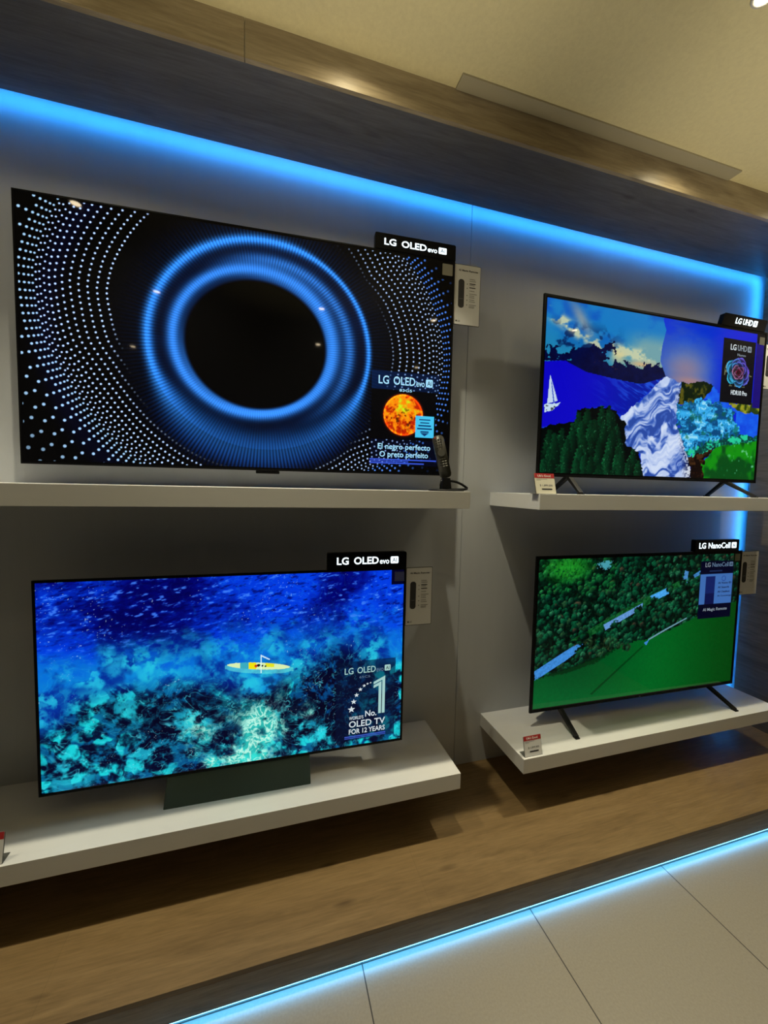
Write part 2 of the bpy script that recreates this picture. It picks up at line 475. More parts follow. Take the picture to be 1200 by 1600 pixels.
def pic_ocean():
    nx, ny = 800, 460
    U, V = grid(nx, ny); X = U * 1.74; Y = V
    wx = fbm(X * 5, Y * 5, 1, 3) - .5; wy = fbm(X * 5 + 9, Y * 5, 2, 3) - .5
    A = fbm(X * 6.5 + wx * .7, Y * 7.5 + wy * .7, 3, 5, .6)
    B = fbm(X * 21 + wx * 1.2, Y * 23 + wy * 1.2, 4, 4, .65)
    big = fbm(X * 2.2 + 3, Y * 2.6, 6, 2)
    W1, W2 = (fbm(X * 14, Y * 14, 5, 3) - .5) * .10, (fbm(X * 14 + 4, Y * 14, 6, 3) - .5) * .10
    c1, k1 = cells(X + W1, Y + W2, 11, 1); c2, k2 = cells(X + W2, Y + W1, 16, 2)
    st1 = ss(.68, .25, c1) * k1; st2 = ss(.62, .30, c2) * ss(.15, .6, k2)
    deep = mix(C(4, 5, 96), C(6, 62, 225), ss(.34, .62, A * .5 + big * .4 + U * .16))
    mid = mix(C(6, 48, 150), C(14, 120, 212), ss(.38, .60, A))
    mid = mix(mid, C(40, 190, 226), np.clip(st1 * 1.1, 0, 1) * ss(.3, .6, B) * .85)
    t = ss(.80, .55, V + (A - .5) * .35)
    img = mix(deep, mid, t)
    # rocks and shallows
    low = ss(.52, .34, V + (big - .5) * .4 - .03 * np.sin(U * 9))
    lowimg = mix(C(3, 10, 42), C(5, 70, 125), ss(.45, .65, B))
    lowimg = mix(lowimg, C(28, 208, 216), np.clip(st2 * 1.1 + st1 * .3, 0, 1) * ss(.28, .55, B * .7 + A * .3) * ss(.30, .50, big + .1 * np.sin(U * 14)))
    rock = 1 - st2
    img = mix(img, lowimg, low)
    dk = np.exp(-(((U - .62) / .20) ** 2 + ((V - .27) / .15) ** 2)) + .8 * np.exp(-(((U - .30) / .14) ** 2 + ((V - .30) / .10) ** 2)) + .7 * np.exp(-(((U - .8) / .2) ** 2 + ((V - .12) / .12) ** 2))
    img = mix(img, C(3, 7, 34), np.clip(dk * ss(.64, .46, A * .5 + B * .5) * 1.1, 0, .95))
    # pale patches through the middle
    for (pu, pv, pr, k) in ((.25, .62, .06, .6), (.42, .63, .05, .55), (.50, .60, .045, .5), (.66, .50, .05, .75), (.32, .52, .07, .4), (.74, .62, .05, .45), (.85, .72, .06, .35), (.58, .66, .04, .5), (.12, .43, .05, .6), (.22, .36, .06, .7), (.37, .27, .06, .8), (.66, .17, .045, .9), (.73, .10, .05, .8), (.07, .09, .06, .9), (.25, .13, .07, .6), (.88, .55, .04, .5), (.52, .44, .05, .5)):
        g = np.exp(-(((U - pu) / pr) ** 2 + ((V - pv) / (pr * 1.25)) ** 2)) * k * ss(.36, .62, B)
        img = mix(img, C(45, 215, 228), g)
    # light webbing
    ridge = 1 - np.abs(fbm(X * 26 + wx * 6, Y * 30 + wy * 6, 2, 3) * 2 - 1)
    img = mix(img, C(90, 225, 240), ss(.93, 1.0, ridge) * (.55 * low * (1 - rock * .7) + .12))
    # wavelets at the top
    st = fbm(X * 26 + Y * 14, Y * 75 - X * 16, 5, 3, .6)
    img = mix(img, C(70, 130, 250), ss(.63, .80, st) * ss(.52, .82, V) * .8)
    img = mix(img, C(2, 4, 70), ss(.42, .25, st) * ss(.55, .85, V) * .6)
    nav = np.exp(-(((U - .24) / .22) ** 2 + ((V - .84) / .14) ** 2))
    img = mix(img, C(5, 4, 78), nav * .75 * ss(.75, .45, st))
    # foam at the bottom
    sp = np.exp(-(((U - .50 + .5 * (A - .5)) / .085) ** 2 + ((V - .08) / .20) ** 2)) + .5 * np.exp(-(((U - .56) / .04) ** 2 + ((V - .25) / .06) ** 2))
    web = ss(.72, .97, 1 - np.abs(fbm(X * 40 + W1 * 40, Y * 44 + W2 * 40, 6, 4, .6) * 2 - 1) + .25 * (B - .5))
    img = mix(img, C(60, 235, 215), np.clip(sp * 1.3, 0, 1) * .75 * ss(.3, .6, B + sp * .3))
    img = mix(img, C(205, 255, 235), np.clip(sp * 1.2, 0, 1) * web * .9)
    spk = (vn(X * 170, Y * 180, 3) > .93) * ss(.55, .7, fbm(X * 9, Y * 9, 7, 2))
    img = mix(img, C(210, 245, 255), spk * .55)
    # kayak seen from above, with its paddler and paddle
    u0, v0, u1, v1 = .462, .536, .640, .494
    T = (U - u0) / (u1 - u0); cy = v0 + (v1 - v0) * T
    half = .0185 * np.sqrt(np.clip(1 - (2 * T - 1) ** 2, 0, 1)) ** 1.1
    k = (T > 0) & (T < 1) & (np.abs(V - cy) < half)
    img = mix(img, C(120, 240, 220), ((T > -.03) & (T < 1.06) & (np.abs(V - cy + .012) < half + .010)) * .5)
    ky = np.where(((T > .33) & (T < .45))[..., None], C(240, 225, 20), np.where(((T > .2) & (T < .33))[..., None], C(60, 170, 190), C(215, 240, 175)))
    ky = np.where(((T > .6) & (T < .74) & (V > cy - .004))[..., None], C(225, 225, 40), ky)
    img[k] = ky[k]
    for (tt, dv, r, c) in ((.45, .0, .006, C(200, 70, 30)), (.49, .004, .006, C(20, 20, 30)), (.55, .002, .004, C(25, 45, 50)), (.60, .000, .004, C(25, 45, 50))):
        uu = u0 + (u1 - u0) * tt; vv = v0 + (v1 - v0) * tt + dv
        img[np.hypot((U - uu) * 1.74, V - vv) < r * 1.3] = c
    k = (np.abs(U - (u0 + .53 * (u1 - u0))) < .0012) & (V > .475) & (V < .575); img[k] = C(225, 250, 255)
    k = inside([(.556, .566), (.580, .542), (.582, .547), (.558, .572)], U, V); img[k] = C(200, 235, 255)
    # caption panel
    p = rectm(U, V, .782, .975, .038, .489)
    img[p] = img[p] * .42 + C(4, 14, 30)
    for vq, a, b in ((.056, .81, .945), (.047, .81, .945)):
        p = rectm(U, V, a, b, vq - .003, vq + .003); img[p] = C(60, 85, 190)
    p = rectm(U, V, .956, 1, .912, 1); img[p] = C(8, 8, 40)
    e = (U < .003) | (U > .997) | (V < .006) | (V > .994); img[e] = 0
    return img

P2={'cloudsky':[(-0.011,1.0),(0.492,1.018),(0.487,0.979),(0.502,0.919),(0.488,0.815),(0.484,0.725),(0.513,0.638),(0.446,0.581),(0.39,0.573),(0.28,0.59),(0.17,0.608),(0.084,0.658),(-0.015,0.634)],
 'dark':[(-0.016,0.64),(0.014,0.715),(0.083,0.705),(0.127,0.755),(0.203,0.758),(0.28,0.804),(0.273,0.748),(0.223,0.696),(0.303,0.68),(0.395,0.671),(0.488,0.711),(0.513,0.638),(0.446,0.581),(0.39,0.573),(0.28,0.587),(0.17,0.606),(0.084,0.656)],
 'sea':[(-0.015,0.634),(0.084,0.656),(0.17,0.606),(0.28,0.587),(0.399,0.569),(0.506,0.629),(0.329,0.367),(0.297,0.394),(0.242,0.412),(0.157,0.389),(0.142,0.315),(-0.004,0.263)],
 'forest':[(-0.02,0.259),(0.084,0.296),(0.142,0.315),(0.14,0.381),(0.242,0.416),(0.305,0.395),(0.347,0.325),(0.35,0.198),(0.408,0.158),(0.444,-0.055),(-0.01,-0.07)],
 'river':[(0.516,0.635),(0.592,0.608),(0.576,0.481),(0.577,0.35),(0.655,0.089),(0.667,-0.047),(0.439,-0.055),(0.418,0.139),(0.348,0.198),(0.327,0.367),(0.404,0.471),(0.504,0.626)],
 'hill':[(0.587,0.607),(0.693,0.633),(0.752,0.613),(0.699,0.518),(0.578,0.475)],
 'cyan':[(0.573,0.474),(0.668,0.52),(0.753,0.505),(0.865,0.465),(0.892,0.3),(0.779,0.248),(0.719,0.161),(0.637,0.135),(0.591,0.232)],
 'water':[(0.741,0.627),(0.806,0.526),(1.038,0.472),(1.049,0.293),(0.876,0.278),(0.877,0.452),(0.753,0.505),(0.704,0.539)],
 'hill2':[(0.84,0.519),(1.034,0.528),(1.039,0.446),(0.882,0.467),(0.817,0.52)],
 'ridge':[(0.605,0.153),(0.778,0.262),(0.886,0.306),(1.048,0.315),(1.052,0.257),(0.781,0.214),(0.699,0.146)],
 'meadow':[(0.736,-0.045),(0.715,0.092),(0.78,0.218),(1.049,0.293),(1.072,-0.048)],
 'brown':[(0.616,0.127),(0.719,0.168),(0.78,0.218),(0.722,0.106),(0.736,-0.045),(0.665,-0.047),(0.655,0.089)],
 'sail':[(0.028,0.569),(0.061,0.424),(0.022,0.402)],
 'hull':[(0.01,0.398),(0.074,0.417),(0.049,0.378),(0.014,0.35)]}
P4={'field':[(0.005,0.206),(0.14,0.248),(0.281,0.305),(0.416,0.384),(0.511,0.401),(0.633,0.45),(0.784,0.537),(1.055,0.658),(1.115,-0.319),(-0.028,-0.042)],
 'verge':[(0.165,0.451),(0.316,0.569),(0.521,0.715),(0.666,0.806),(0.681,0.77),(0.524,0.655),(0.318,0.511),(0.199,0.43)],
 'road1':[(0.004,0.261),(0.095,0.341),(0.167,0.402),(0.21,0.42),(0.206,0.38),(0.138,0.31),(0.006,0.198)],
 'road2':[(0.304,0.533),(0.487,0.662),(0.489,0.628),(0.313,0.492)],
 'road3':[(0.524,0.71),(0.618,0.767),(0.62,0.718),(0.536,0.668)],
 'road4':[(0.686,0.804),(0.698,0.882),(0.714,0.872),(0.712,0.785)],
 'road5':[(0.742,0.844),(0.779,0.877),(0.775,0.842),(0.749,0.823)],
 'white':[(0.526,0.401),(0.619,0.468),(0.721,0.533),(0.722,0.525),(0.62,0.457),(0.527,0.390)],
 'bluebit':[(0.506,0.376),(0.533,0.398),(0.519,0.357)],
 'glade':[(0.018,0.983),(0.179,0.983),(0.237,0.877),(0.078,0.841)],
 'pale':[(0.267,0.963),(0.318,0.961),(0.314,0.913),(0.274,0.923)],
 'line':[(0.256,0.057),(0.268,0.051),(0.507,0.35),(0.499,0.358)]}

def pic_landscape():
    nx, ny = 520, 300
    U, V = grid(nx, ny); X = U * 1.74; Y = V
    n1 = fbm(X * 30, Y * 30, 1, 3); n2 = fbm(X * 30 + 7, Y * 30, 4, 3)
    def In(k, j=.02): return inside(P2[k], U + (n1 - .5) * j, V + (n2 - .5) * j * 1.6)
    img = mix(C(10, 25, 190), C(18, 70, 200), ss(.3, .9, V)) * np.ones((ny, nx, 1))
    # right-hand sky with the pale rounded cloud bank
    orb = ss(.30, .02, np.hypot((U - .60) * 1.35, V - .70) + (n1 - .5) * .03)
    sky = mix(C(8, 50, 200), C(70, 118, 190), orb * .95)
    sky = mix(sky, C(60, 90, 170), ss(.45, .7, fbm(X * 5, Y * 16, 3, 4)) * .35 * ss(.95, .55, U))
    sky = mix(sky, C(140, 120, 140), np.exp(-(((U - .605) / .095) ** 2 + ((V - .70) / .10) ** 2)) * .85)
    sky = mix(sky, C(185, 130, 115), np.exp(-(((U - .63) / .08) ** 2 + ((V - .625) / .028) ** 2)) * .7)
    sky = mix(sky, C(5, 30, 205), ss(.70, .9, U))
    img = sky
    # cloudy sky, upper left
    A = fbm(X * 6 + 2, Y * 9, 5, 5)
    c = mix(C(6, 84, 185), C(24, 118, 190), ss(.3, .6, A))
    c = mix(c, C(40, 130, 160), ss(.95, .66, V + .1 * U) * .7)
    c = mix(c, C(130, 165, 160), ss(.30, .42, U) * ss(.92, .80, V) * ss(.35, .6, A) * .8)
    arc = np.exp(-((V - (.815 - .35 * (U - .12) + 1.2 * (U - .25) ** 2)) / .035) ** 2)
    c = mix(c, C(200, 205, 165), np.clip(arc * ss(.42, .66, fbm(X * 14, Y * 20, 2, 4)) * 1.5, 0, .9))
    c = mix(c, C(215, 200, 140), np.exp(-(((U - .30) / .035) ** 2 + ((V - .715) / .05) ** 2)) * .75)
    c = mix(c, C(220, 175, 120), np.exp(-(((U - .40) / .06) ** 2 + ((V - .69) / .018) ** 2)) * .8)
    c = mix(c, C(150, 150, 150), np.exp(-(((U - .13 - .4 * (.93 - V)) / .028) ** 2 + ((V - .90) / .10) ** 2)) * .75)
    c = mix(c, C(8, 25, 70), np.clip(ss(.60, .68, fbm(X * 13, Y * 16, 2, 4)) * ss(.92, .78, V) * ss(.35, .2, U) * .8, 0, 1))
    m = In('cloudsky', .0); img[m] = c[m]
    d = mix(C(4, 8, 42), C(10, 20, 70), n1)
    d = mix(d, C(170, 90, 50), (vn(X * 60, Y * 90, 3) > .9) * np.exp(-(((U - .24) / .05) ** 2 + ((V - .655) / .02) ** 2)) * .8)
    m = (In('dark', .07) & (inside(P2['cloudsky'], U, V))) | (inside(P2['dark'], U, V) & (V < .66)); img[m] = d[m]
    # sea
    s = mix(C(18, 12, 190), C(8, 30, 150), ss(.1, .45, U))
    s = mix(s, C(40, 90, 225), ss(.55, .75, fbm(X * 12, Y * 60 + X * 25, 6, 3)) * ss(.15, .45, U) * .8)
    m = In('sea', .0); img[m] = s[m]
    # water, cyan rock, hills
    q = mix(C(15, 60, 215), C(30, 110, 240), n1); m = In('water'); img[m] = q[m]
    q = mix(C(14, 36, 14), C(110, 105, 30), ss(.5, .75, n2)); m = In('hill'); img[m] = q[m] * .8
    q = mix(C(40, 60, 20), C(150, 150, 40), ss(.4, .7, n2)); m = In('hill2'); img[m] = q[m]
    B = fbm(X * 22 + 3 * n1, Y * 26, 7, 4, .6)
    q = mix(C(5, 70, 120), C(55, 170, 235), ss(.36, .60, B)); q = mix(q, C(150, 220, 245), ss(.62, .75, B)); q = mix(q, C(10, 90, 60), ss(.55, .7, n2) * .6)
    m = In('cyan', .05); img[m] = q[m]
    q = mix(C(5, 60, 60), C(40, 200, 150), ss(.4, .62, B)); m = In('ridge', .04); img[m] = q[m]
    q = mix(C(22, 10, 8), C(70, 45, 25), ss(.5, .7, B)); m = In('brown', .03); img[m] = q[m]
    q = mix(C(3, 72, 26), C(22, 138, 22), ss(.4, .65, fbm(X * 14, Y * 10, 1, 3))); q = mix(q, C(110, 205, 150), (ss(.70, .82, fbm(X * 40, Y * 30, 2, 2)) * ss(.8, .9, U)) * .8)
    m = In('meadow', .02); img[m] = q[m]
    # surf
    wv = fbm(X * 7, Y * 5, 5, 3); rp = fbm(X * 8 + 5 * wv + n1 * .5, Y * 30 + wv * 9 - X * 9 + n2 * .5, 3, 3, .5)
    q = mix(C(60, 95, 185), C(185, 202, 238), ss(.30, .58, rp)); q = mix(q, C(35, 60, 140), ss(.36, .26, rp) * .6); q = mix(q, C(225, 235, 250), ss(.62, .74, rp) * .5)
    ed = ss(.56, .64, U + .10 * (V - .3)); sc = vn(X * 120, Y * 120, 5)
    q = mix(q, np.where((sc > .5)[..., None], C(200, 205, 215), C(15, 20, 60)), ss(.60, .66, U + (V - .1) * .12) * ss(.62, .5, V))
    m = In('river', .015); img[m] = q[m]
    # conifers, painted from the back rows to the front
    fm = In('forest', .02); img[fm] = C(2, 12, 12)
    fi = vn(X * 150, Y * 120, 2); rr_ = np.random.RandomState(3)
    trees = []
    for row in range(9):
        vb = .34 - row * .062
        for q in range(12):
            trees.append((.002 + q * .038 + rr_.rand() * .034 + (row % 2) * .018, vb + rr_.rand() * .045 - .03, .12 + rr_.rand() * .06, rr_.rand()))
    trees.sort(key=lambda t: -t[1])
    for tu, tv_, th_, tc_ in trees:
        top = tv_ + th_
        if not inside(P2['forest'], np.array([[tu]]), np.array([[top - .03]]))[0, 0]: continue
        f_ = (top - V) / th_; hw = .006 + .026 * np.clip(f_, 0, 1) + (n1 - .5) * .012 + .003 * np.sin(V * 260)
        k_ = (f_ > 0) & (f_ < 1.15) & (np.abs(U - tu) < hw)
        lit = np.clip(.5 - (U - tu) / .03, 0, 1) * (.35 + .65 * fi)
        col = mix(C(3, 26, 18), C(18, 84, 46) * (.7 + .5 * tc_), lit); col = mix(col, C(1, 10, 10), ss(.5, 1.1, f_) * .8)
        col = mix(col, C(70, 140, 95), (fi > .92) * (f_ < .6) * .5)
        img[k_] = col[k_]
    m = inside(P2['sail'], U, V); img[m] = C(190, 210, 235)
    m = inside([(.033, .53), (.036, .53), (.05, .41), (.045, .41)], U, V); img[m] = C(40, 70, 190)
    m = In('hull', .01); img[m] = (C(190, 215, 235) * (.35 + .65 * (vn(X * 90, Y * 90, 4) > .4))[..., None])[m]
    # caption panel with the rose
    p = rectm(U, V, .782, .950, .516, .936); img[p] = C(8, 10, 20)
    rx, ry = (U - .868) * 1.74, V - .722
    box_ = rectm(U, V, .782, .950, .53, .92)
    lf = (fbm(X * 34, Y * 34, 6, 3) > .53) & (np.hypot(rx, ry + .01) < .125) & (np.abs(ry + .02) < .075) & box_
    img[lf] = mix(C(60, 70, 60), C(150, 150, 110), n2)[lf]
    for R_, n_, p_, ph in ((.060, 7, .050, .3), (.050, 6, .044, .9), (.037, 5, .037, .1), (.026, 5, .029, .7), (.016, 4, .021, .2), (.008, 3, .014, .8), (.0, 1, .008, 0)):
        jr = np.random.RandomState(int(R_ * 1000))
        for q in range(n_):
            a_ = ph + 2 * math.pi * q / n_ + jr.uniform(-.35, .35)
            R2 = R_ * jr.uniform(.85, 1.15); qx, qy = R2 * math.cos(a_), R2 * math.sin(a_) * .92
            d_ = np.hypot(rx - qx, (ry - qy) * 1.05) / (p_ * jr.uniform(.85, 1.12)) * (1 + .30 * (n1 - .5))
            hx = ss(-.07, .07, qx * .8 + qy * .5 + 0 * d_)
            base = mix(C(45, 160, 195), C(90, 60, 175), hx) if R_ > .03 else mix(C(175, 120, 150), C(110, 60, 120), hx)
            if R_ < .01: base = base * 0 + C(140, 30, 70)
            side = (np.cos(np.arctan2(ry - qy, rx - qx) - a_) + 1) / 2
            col = base * (.16 + .42 * side * ss(.1, .9, d_) + .75 * ss(.70, .98, d_) * side ** 2)[..., None]
            k_ = (d_ < 1) & box_; img[k_] = np.clip(col, 0, .95)[k_]
    p = (U > .955) & (V > .50) & (V < .93); img[p] = C(28, 14, 110)
    p = (U > .955) & (V >= .93); img[p] = C(4, 5, 20)
    e = (U < .004) | (U > .996) | (V < .007) | (V > .993); img[e] = 0
    return img

def pic_forest():
    nx, ny = 520, 300
    U, V = grid(nx, ny); X = U * 1.74; Y = V
    # crowns: cellular bumps
    fi = fbm(X * 90, Y * 90, 1, 3); wa = (fbm(X * 30, Y * 30, 2, 3) - .5) * .05; wb = (fbm(X * 30 + 5, Y * 30, 3, 3) - .5) * .05
    d1, i1 = cells(X + wa, Y + wb, 24, 0); d2, i2 = cells(X + wb, Y + wa, 50, 3)
    lum = ss(.85, .1, d1) * .65 + ss(.8, .1, d2) * .35
    f = mix(C(3, 20, 20), C(14, 84, 56), np.clip(lum * (.1 + 1.5 * (fi - .1)), 0, 1))
    f = mix(f, C(60, 150, 105), ((i1 > .8) * ss(.55, .1, d1) * .7) * ss(.4, .7, fi))
    f = mix(f, C(70, 66, 44), ((i1 < .06) * ss(.6, .2, d1)) * .5 * ss(.3, .6, fi))
    f = mix(f, C(55, 110, 60), ((i2 > .9) * ss(.5, .1, d2)) * .4)
    rr_ = np.random.RandomState(11)
    N = 1500
    cs = sorted(zip(rr_.rand(N), .12 + .9 * rr_.rand(N), .011 + .013 * rr_.rand(N) ** 1.5, rr_.rand(N), rr_.rand(N)), key=lambda t: -t[1])
    f = f * .55
    for cu, cv, cr, ca, cb in cs:
        i0, i1_ = max(0, int((cv - cr * 1.3) * ny)), min(ny, int((cv + cr * 1.3) * ny) + 1); j0, j1_ = max(0, int((cu - cr) * nx)), min(nx, int((cu + cr) * nx) + 1)
        if i0 >= i1_ or j0 >= j1_: continue
        du = (X[i0:i1_, j0:j1_] - cu * 1.74) / cr; dv = (Y[i0:i1_, j0:j1_] - cv) / cr; ff = fi[i0:i1_, j0:j1_]
        d_ = np.hypot(du, dv) * (1 + .9 * (ff - .5))
        lit = np.clip(.45 - .35 * du + .45 * dv, 0, 1) * (.4 + ff)
        base = C(20, 100, 62) if ca < .72 else (C(52, 132, 88) if ca < .86 else (C(50, 92, 56) if ca < .965 else C(88, 74, 56)))
        if cv > .75 and cu < .35: base = base * .6 + C(30, 120, 40) * .5
        col = mix(C(3, 22, 20), base * (.75 + .4 * cb), np.clip(lit, 0, 1))
        k_ = d_ < 1; f[i0:i1_, j0:j1_][k_] = col[k_]
    img = f.copy()
    def In(k, j=.02): return inside(P4[k], U + (fi - .5) * j, V + (fi - .5) * j)
    g = mix(C(20, 120, 30), C(50, 170, 50), fi)
    gl = ss(.16, .03, np.hypot((U - .13) * 1.1, (V - .93) * 1.2)); img = mix(img, g, gl * .8 * ss(.3, .6, fi + .15))
    m = In('verge'); img[m] = mix(C(10, 66, 30), C(34, 108, 56), ss(.3, .7, fi))[m] * .9
    for k, c in (('road1', C(60, 130, 205)), ('road2', C(95, 145, 205)), ('road3', C(70, 155, 225)), ('road4', C(70, 130, 190)), ('road5', C(60, 120, 180))):
        m = In(k, .012); img[m] = (c * (.85 + .3 * fi)[..., None])[m]
    for (a, b, rr) in ((.26, .36, .06), (.34, .42, .055), (.31, .30, .045), (.55, .56, .06), (.50, .52, .05), (.60, .60, .05), (.20, .36, .03), (.66, .70, .05), (.72, .64, .05), (.47, .615, .03), (.36, .52, .03), (.62, .755, .028), (.545, .675, .025), (.22, .44, .05), (.70, .80, .02)):
        k = np.hypot((U - a) * 1.5, V - b) < rr * (.3 + 1.5 * fi); img[k] = (f * 1.0)[k]
    q = mix(C(0, 72, 34), C(0, 96, 36), ss(.1, .6, U - V * .2)); q = mix(q, C(0, 58, 16), ss(.5, 1.05, U) * .85); q = mix(q, C(0, 105, 50), ss(.35, 0, V + U * .4) * .6)
    q = q * (.94 + .12 * fi)[..., None]
    m = In('field', .035); img[m] = q[m]
    img = mix(img, C(4, 30, 16), (inside([(.005, .215), (.14, .257), (.281, .315), (.416, .39), (.281, .275), (.14, .222)], U, V + (fi - .5) * .03)) * .6)
    m = inside(P4['line'], U, V); img[m] *= .72
    for a, b, rr in ((.30, .355, .045), (.34, .40, .05), (.25, .41, .04), (.375, .385, .035), (.42, .36, .03)):
        z = np.hypot((U - a) * 1.5, V - b) < rr * (.6 + .8 * fi); img[z] = (f * .8 + mix(C(6, 8, 4), C(40, 36, 20), lum * ss(.3, .7, fi)))[z]
    m = inside(P4['white'], U, V); img[m] = C(105, 150, 165)
    m = inside(P4['bluebit'], U, V); img[m] = C(60, 130, 200)
    m = In('pale', .05); img[m] = C(70, 150, 165)
    # caption panel
    p = rectm(U, V, .779, .965, .512, .94); img[p] = C(5, 9, 34)
    p = rectm(U, V, .781, .962, .622, .845); img[p] = C(62, 104, 170)
    p = rectm(U, V, .812, .864, .622, .828); img[p] = C(18, 24, 70)
    p = rectm(U, V, .812, .864, .70, .828); img[p] = C(24, 36, 92)
    p = np.abs(np.hypot((U - .912) * 1.74, V - .808) - .018) < .003; img[p] = C(40, 70, 140)
    p = rectm(U, V, .83, .90, .862, .872); img[p] = C(28, 42, 78)
    p = (U > .958) & (V > .925); img[p] = C(10, 20, 12)
    e = (U < .004) | (U > .996) | (V < .007) | (V > .993); img[e] = 0
    return img

# ------------------------------------------------------------------ setting
ZC, ZS, PT, XS = 3.394, 3.263, .1417, 3.288        # ceiling, soffit, plinth top, side panel
def structure(name, bm, m, **k):
    return tag(obj(name, bm, m, **k), kind='structure')

M_FLOOR = bpy.data.materials.new('beige_floor_tile'); M_FLOOR.use_nodes = True
nt = M_FLOOR.node_tree; b = nt.nodes['Principled BSDF']; L = nt.links.new
tc = nd(nt, 'ShaderNodeTexCoord'); mp = nd(nt, 'ShaderNodeMapping'); mp.inputs['Location'].default_value = (-.343, .70, 0)
br = nd(nt, 'ShaderNodeTexBrick'); br.offset = 0; br.squash = 1
br.inputs['Scale'].default_value = 1; br.inputs['Brick Width'].default_value = .73; br.inputs['Row Height'].default_value = .73
br.inputs['Mortar Size'].default_value = .0022; br.inputs['Mortar Smooth'].default_value = 0
br.inputs['Color1'].default_value = (.335, .305, .255, 1); br.inputs['Color2'].default_value = (.345, .315, .265, 1); br.inputs['Mortar'].default_value = (.05, .045, .04, 1)
nz = nd(nt, 'ShaderNodeTexNoise'); nz.inputs['Scale'].default_value = 130; nz.inputs['Detail'].default_value = 6
rp = nd(nt, 'ShaderNodeValToRGB'); rp.color_ramp.elements[0].position = .3; rp.color_ramp.elements[1].position = .7
rp.color_ramp.elements[0].color = (.92, .92, .91, 1); rp.color_ramp.elements[1].color = (1.05, 1.05, 1.05, 1)
mu = nd(nt, 'ShaderNodeMix', data_type='RGBA', blend_type='MULTIPLY'); mu.inputs[0].default_value = 1
L(tc.outputs['Object'], mp.inputs[0]); L(mp.outputs[0], br.inputs[0]); L(tc.outputs['Object'], nz.inputs[0]); L(nz.outputs[0], rp.inputs[0])
L(br.outputs[0], mu.inputs[6]); L(rp.outputs[0], mu.inputs[7]); L(mu.outputs[2], b.inputs['Base Color'])
b.inputs['Roughness'].default_value = .38

structure('floor', box(-7, 9, -9, .3, -.08, 0), M_FLOOR)
structure('ceiling', box(-7, 9, -9, .3, ZC, ZC + .08), M_CEIL)
bm = bmesh.new()                                             # wall cladding: wide panels with hairline joints
seams = [-4.0, -1.46, 1.0593, 3.58]
for x0, x1 in zip(seams, seams[1:]):
    add_box(bm, x0 + .0012, x1 - .0012, 0, .018, PT, ZC)
structure('wall_back', bm, M_WALL, bevel=.0006)
structure('wall_substrate', box(-4.0, 3.9, .018, .10, 0, ZC), M_BACK)['label'] = 'dark backing behind the panel joints'
bpy.data.objects['wall_substrate'].name = 'wall_back_backing'
structure('wall_right', box(XS, XS + .036, -2.6, -.05, PT - .142, ZC), M_WOODS)
structure('wall_right_return', box(XS + .12, XS + .16, -2.6, .018, 0, ZC), M_BACK)
structure('trim_1', box(.73, 2.28, -.516, -.4535, ZC - .007, ZC), M_TRIMC)  # thin flat band on the ceiling beside the fascia, in a darker tone

# raised plinth
r = empty('display_plinth', (.6, -.36, 0)); r['label'] = 'long low oak-look plinth along the foot of the display wall'; r['category'] = 'plinth'
def at(o, root):
    """keep world coordinates while parenting to a root"""
    o.parent = root
    o.matrix_parent_inverse = Matrix.Translation(-Vector(root.location)) if root.rotation_euler.z == 0 else (Matrix.Translation(root.location) @ Matrix.Rotation(root.rotation_euler.z, 4, 'Z')).inverted()
    return o
bpy.context.view_layer.update()
def part(name, bm, m, root, **k): return at(obj(name, bm, m, **k), root)
M_WOODE = wood('oak_edge_board', (.34, .27, .185), (.27, .21, .14), (.19, .145, .09), plank=(20, 3), offset=(4, 0, 0), swap='x')
part('deck', box(-3.9, XS, -.7148, .0, PT - .018, PT), M_WOODF, r)
part('front_board', box(-3.9, XS + .036, -.7150, -.697, .030, PT - .0185), M_WOODE, r)
part('recessed_base', box(-3.9, XS, -.63, -.612, 0, PT - .018), M_BACK, r)
# canopy
r = empty('display_canopy', (.6, -.225, ZS)); r['label'] = 'wood-look canopy box running under the ceiling above the screens'; r['category'] = 'canopy'
part('soffit', box(-3.9, XS + .11, -.433, -.05, ZS, ZS + .018), M_WOODG, r)
M_WOODB = wood('oak_fascia', (.40, .32, .20), (.33, .26, .155), (.235, .175, .10), plank=(20, 3), offset=(7.3, 0, 0), swap='x')
M_WOODB2 = wood('oak_fascia_lighter', (.43, .345, .215), (.35, .275, .165), (.235, .175, .10), plank=(20, 3), offset=(2.1, .4, 0), swap='x')
part('fascia_board', box(-3.9, -.0812, -.451, -.433, ZS, ZC), M_WOODB, r)
part('fascia_board', box(-.0792, XS + .12, -.451, -.433, ZS, ZC), M_WOODB2, r)

def led(name, loc, label, boxes, m):
    r = empty(name, loc); r['label'] = label; r['category'] = 'light strip'
    bpy.context.view_layer.update()
    part('profile', box(*boxes[0]), M_ALU, r); part('diffuser', box(*boxes[1]), m, r)
led('led_strip', (.6, -.055, ZS + .02), 'blue LED strip hidden above the rear edge of the canopy soffit',
    ((-3.8, XS + .01, -.0498, -.0445, ZS + .0172, ZS + .0185), (-3.8, XS + .01, -.0496, -.0450, ZS + .009, ZS + .017)), M_LED)
led('led_strip', (XS + .02, -.03, PT), 'upright blue LED strip in the corner behind the right-hand side panel',
    ((XS + .0262, XS + .0275, -.0498, -.040, PT + .01, ZS + .015), (XS + .018, XS + .026, -.0496, -.0405, PT + .01, ZS + .015)), M_LED)
led('led_strip', (.6, -.70, .0), 'pale blue LED strip under the front edge of the plinth, lighting the floor',
    ((-3.8, XS, -.700, -.690, .0205, .0298), (-3.8, XS, -.7143, -.7003, .0276, .0296)), M_LEDF)

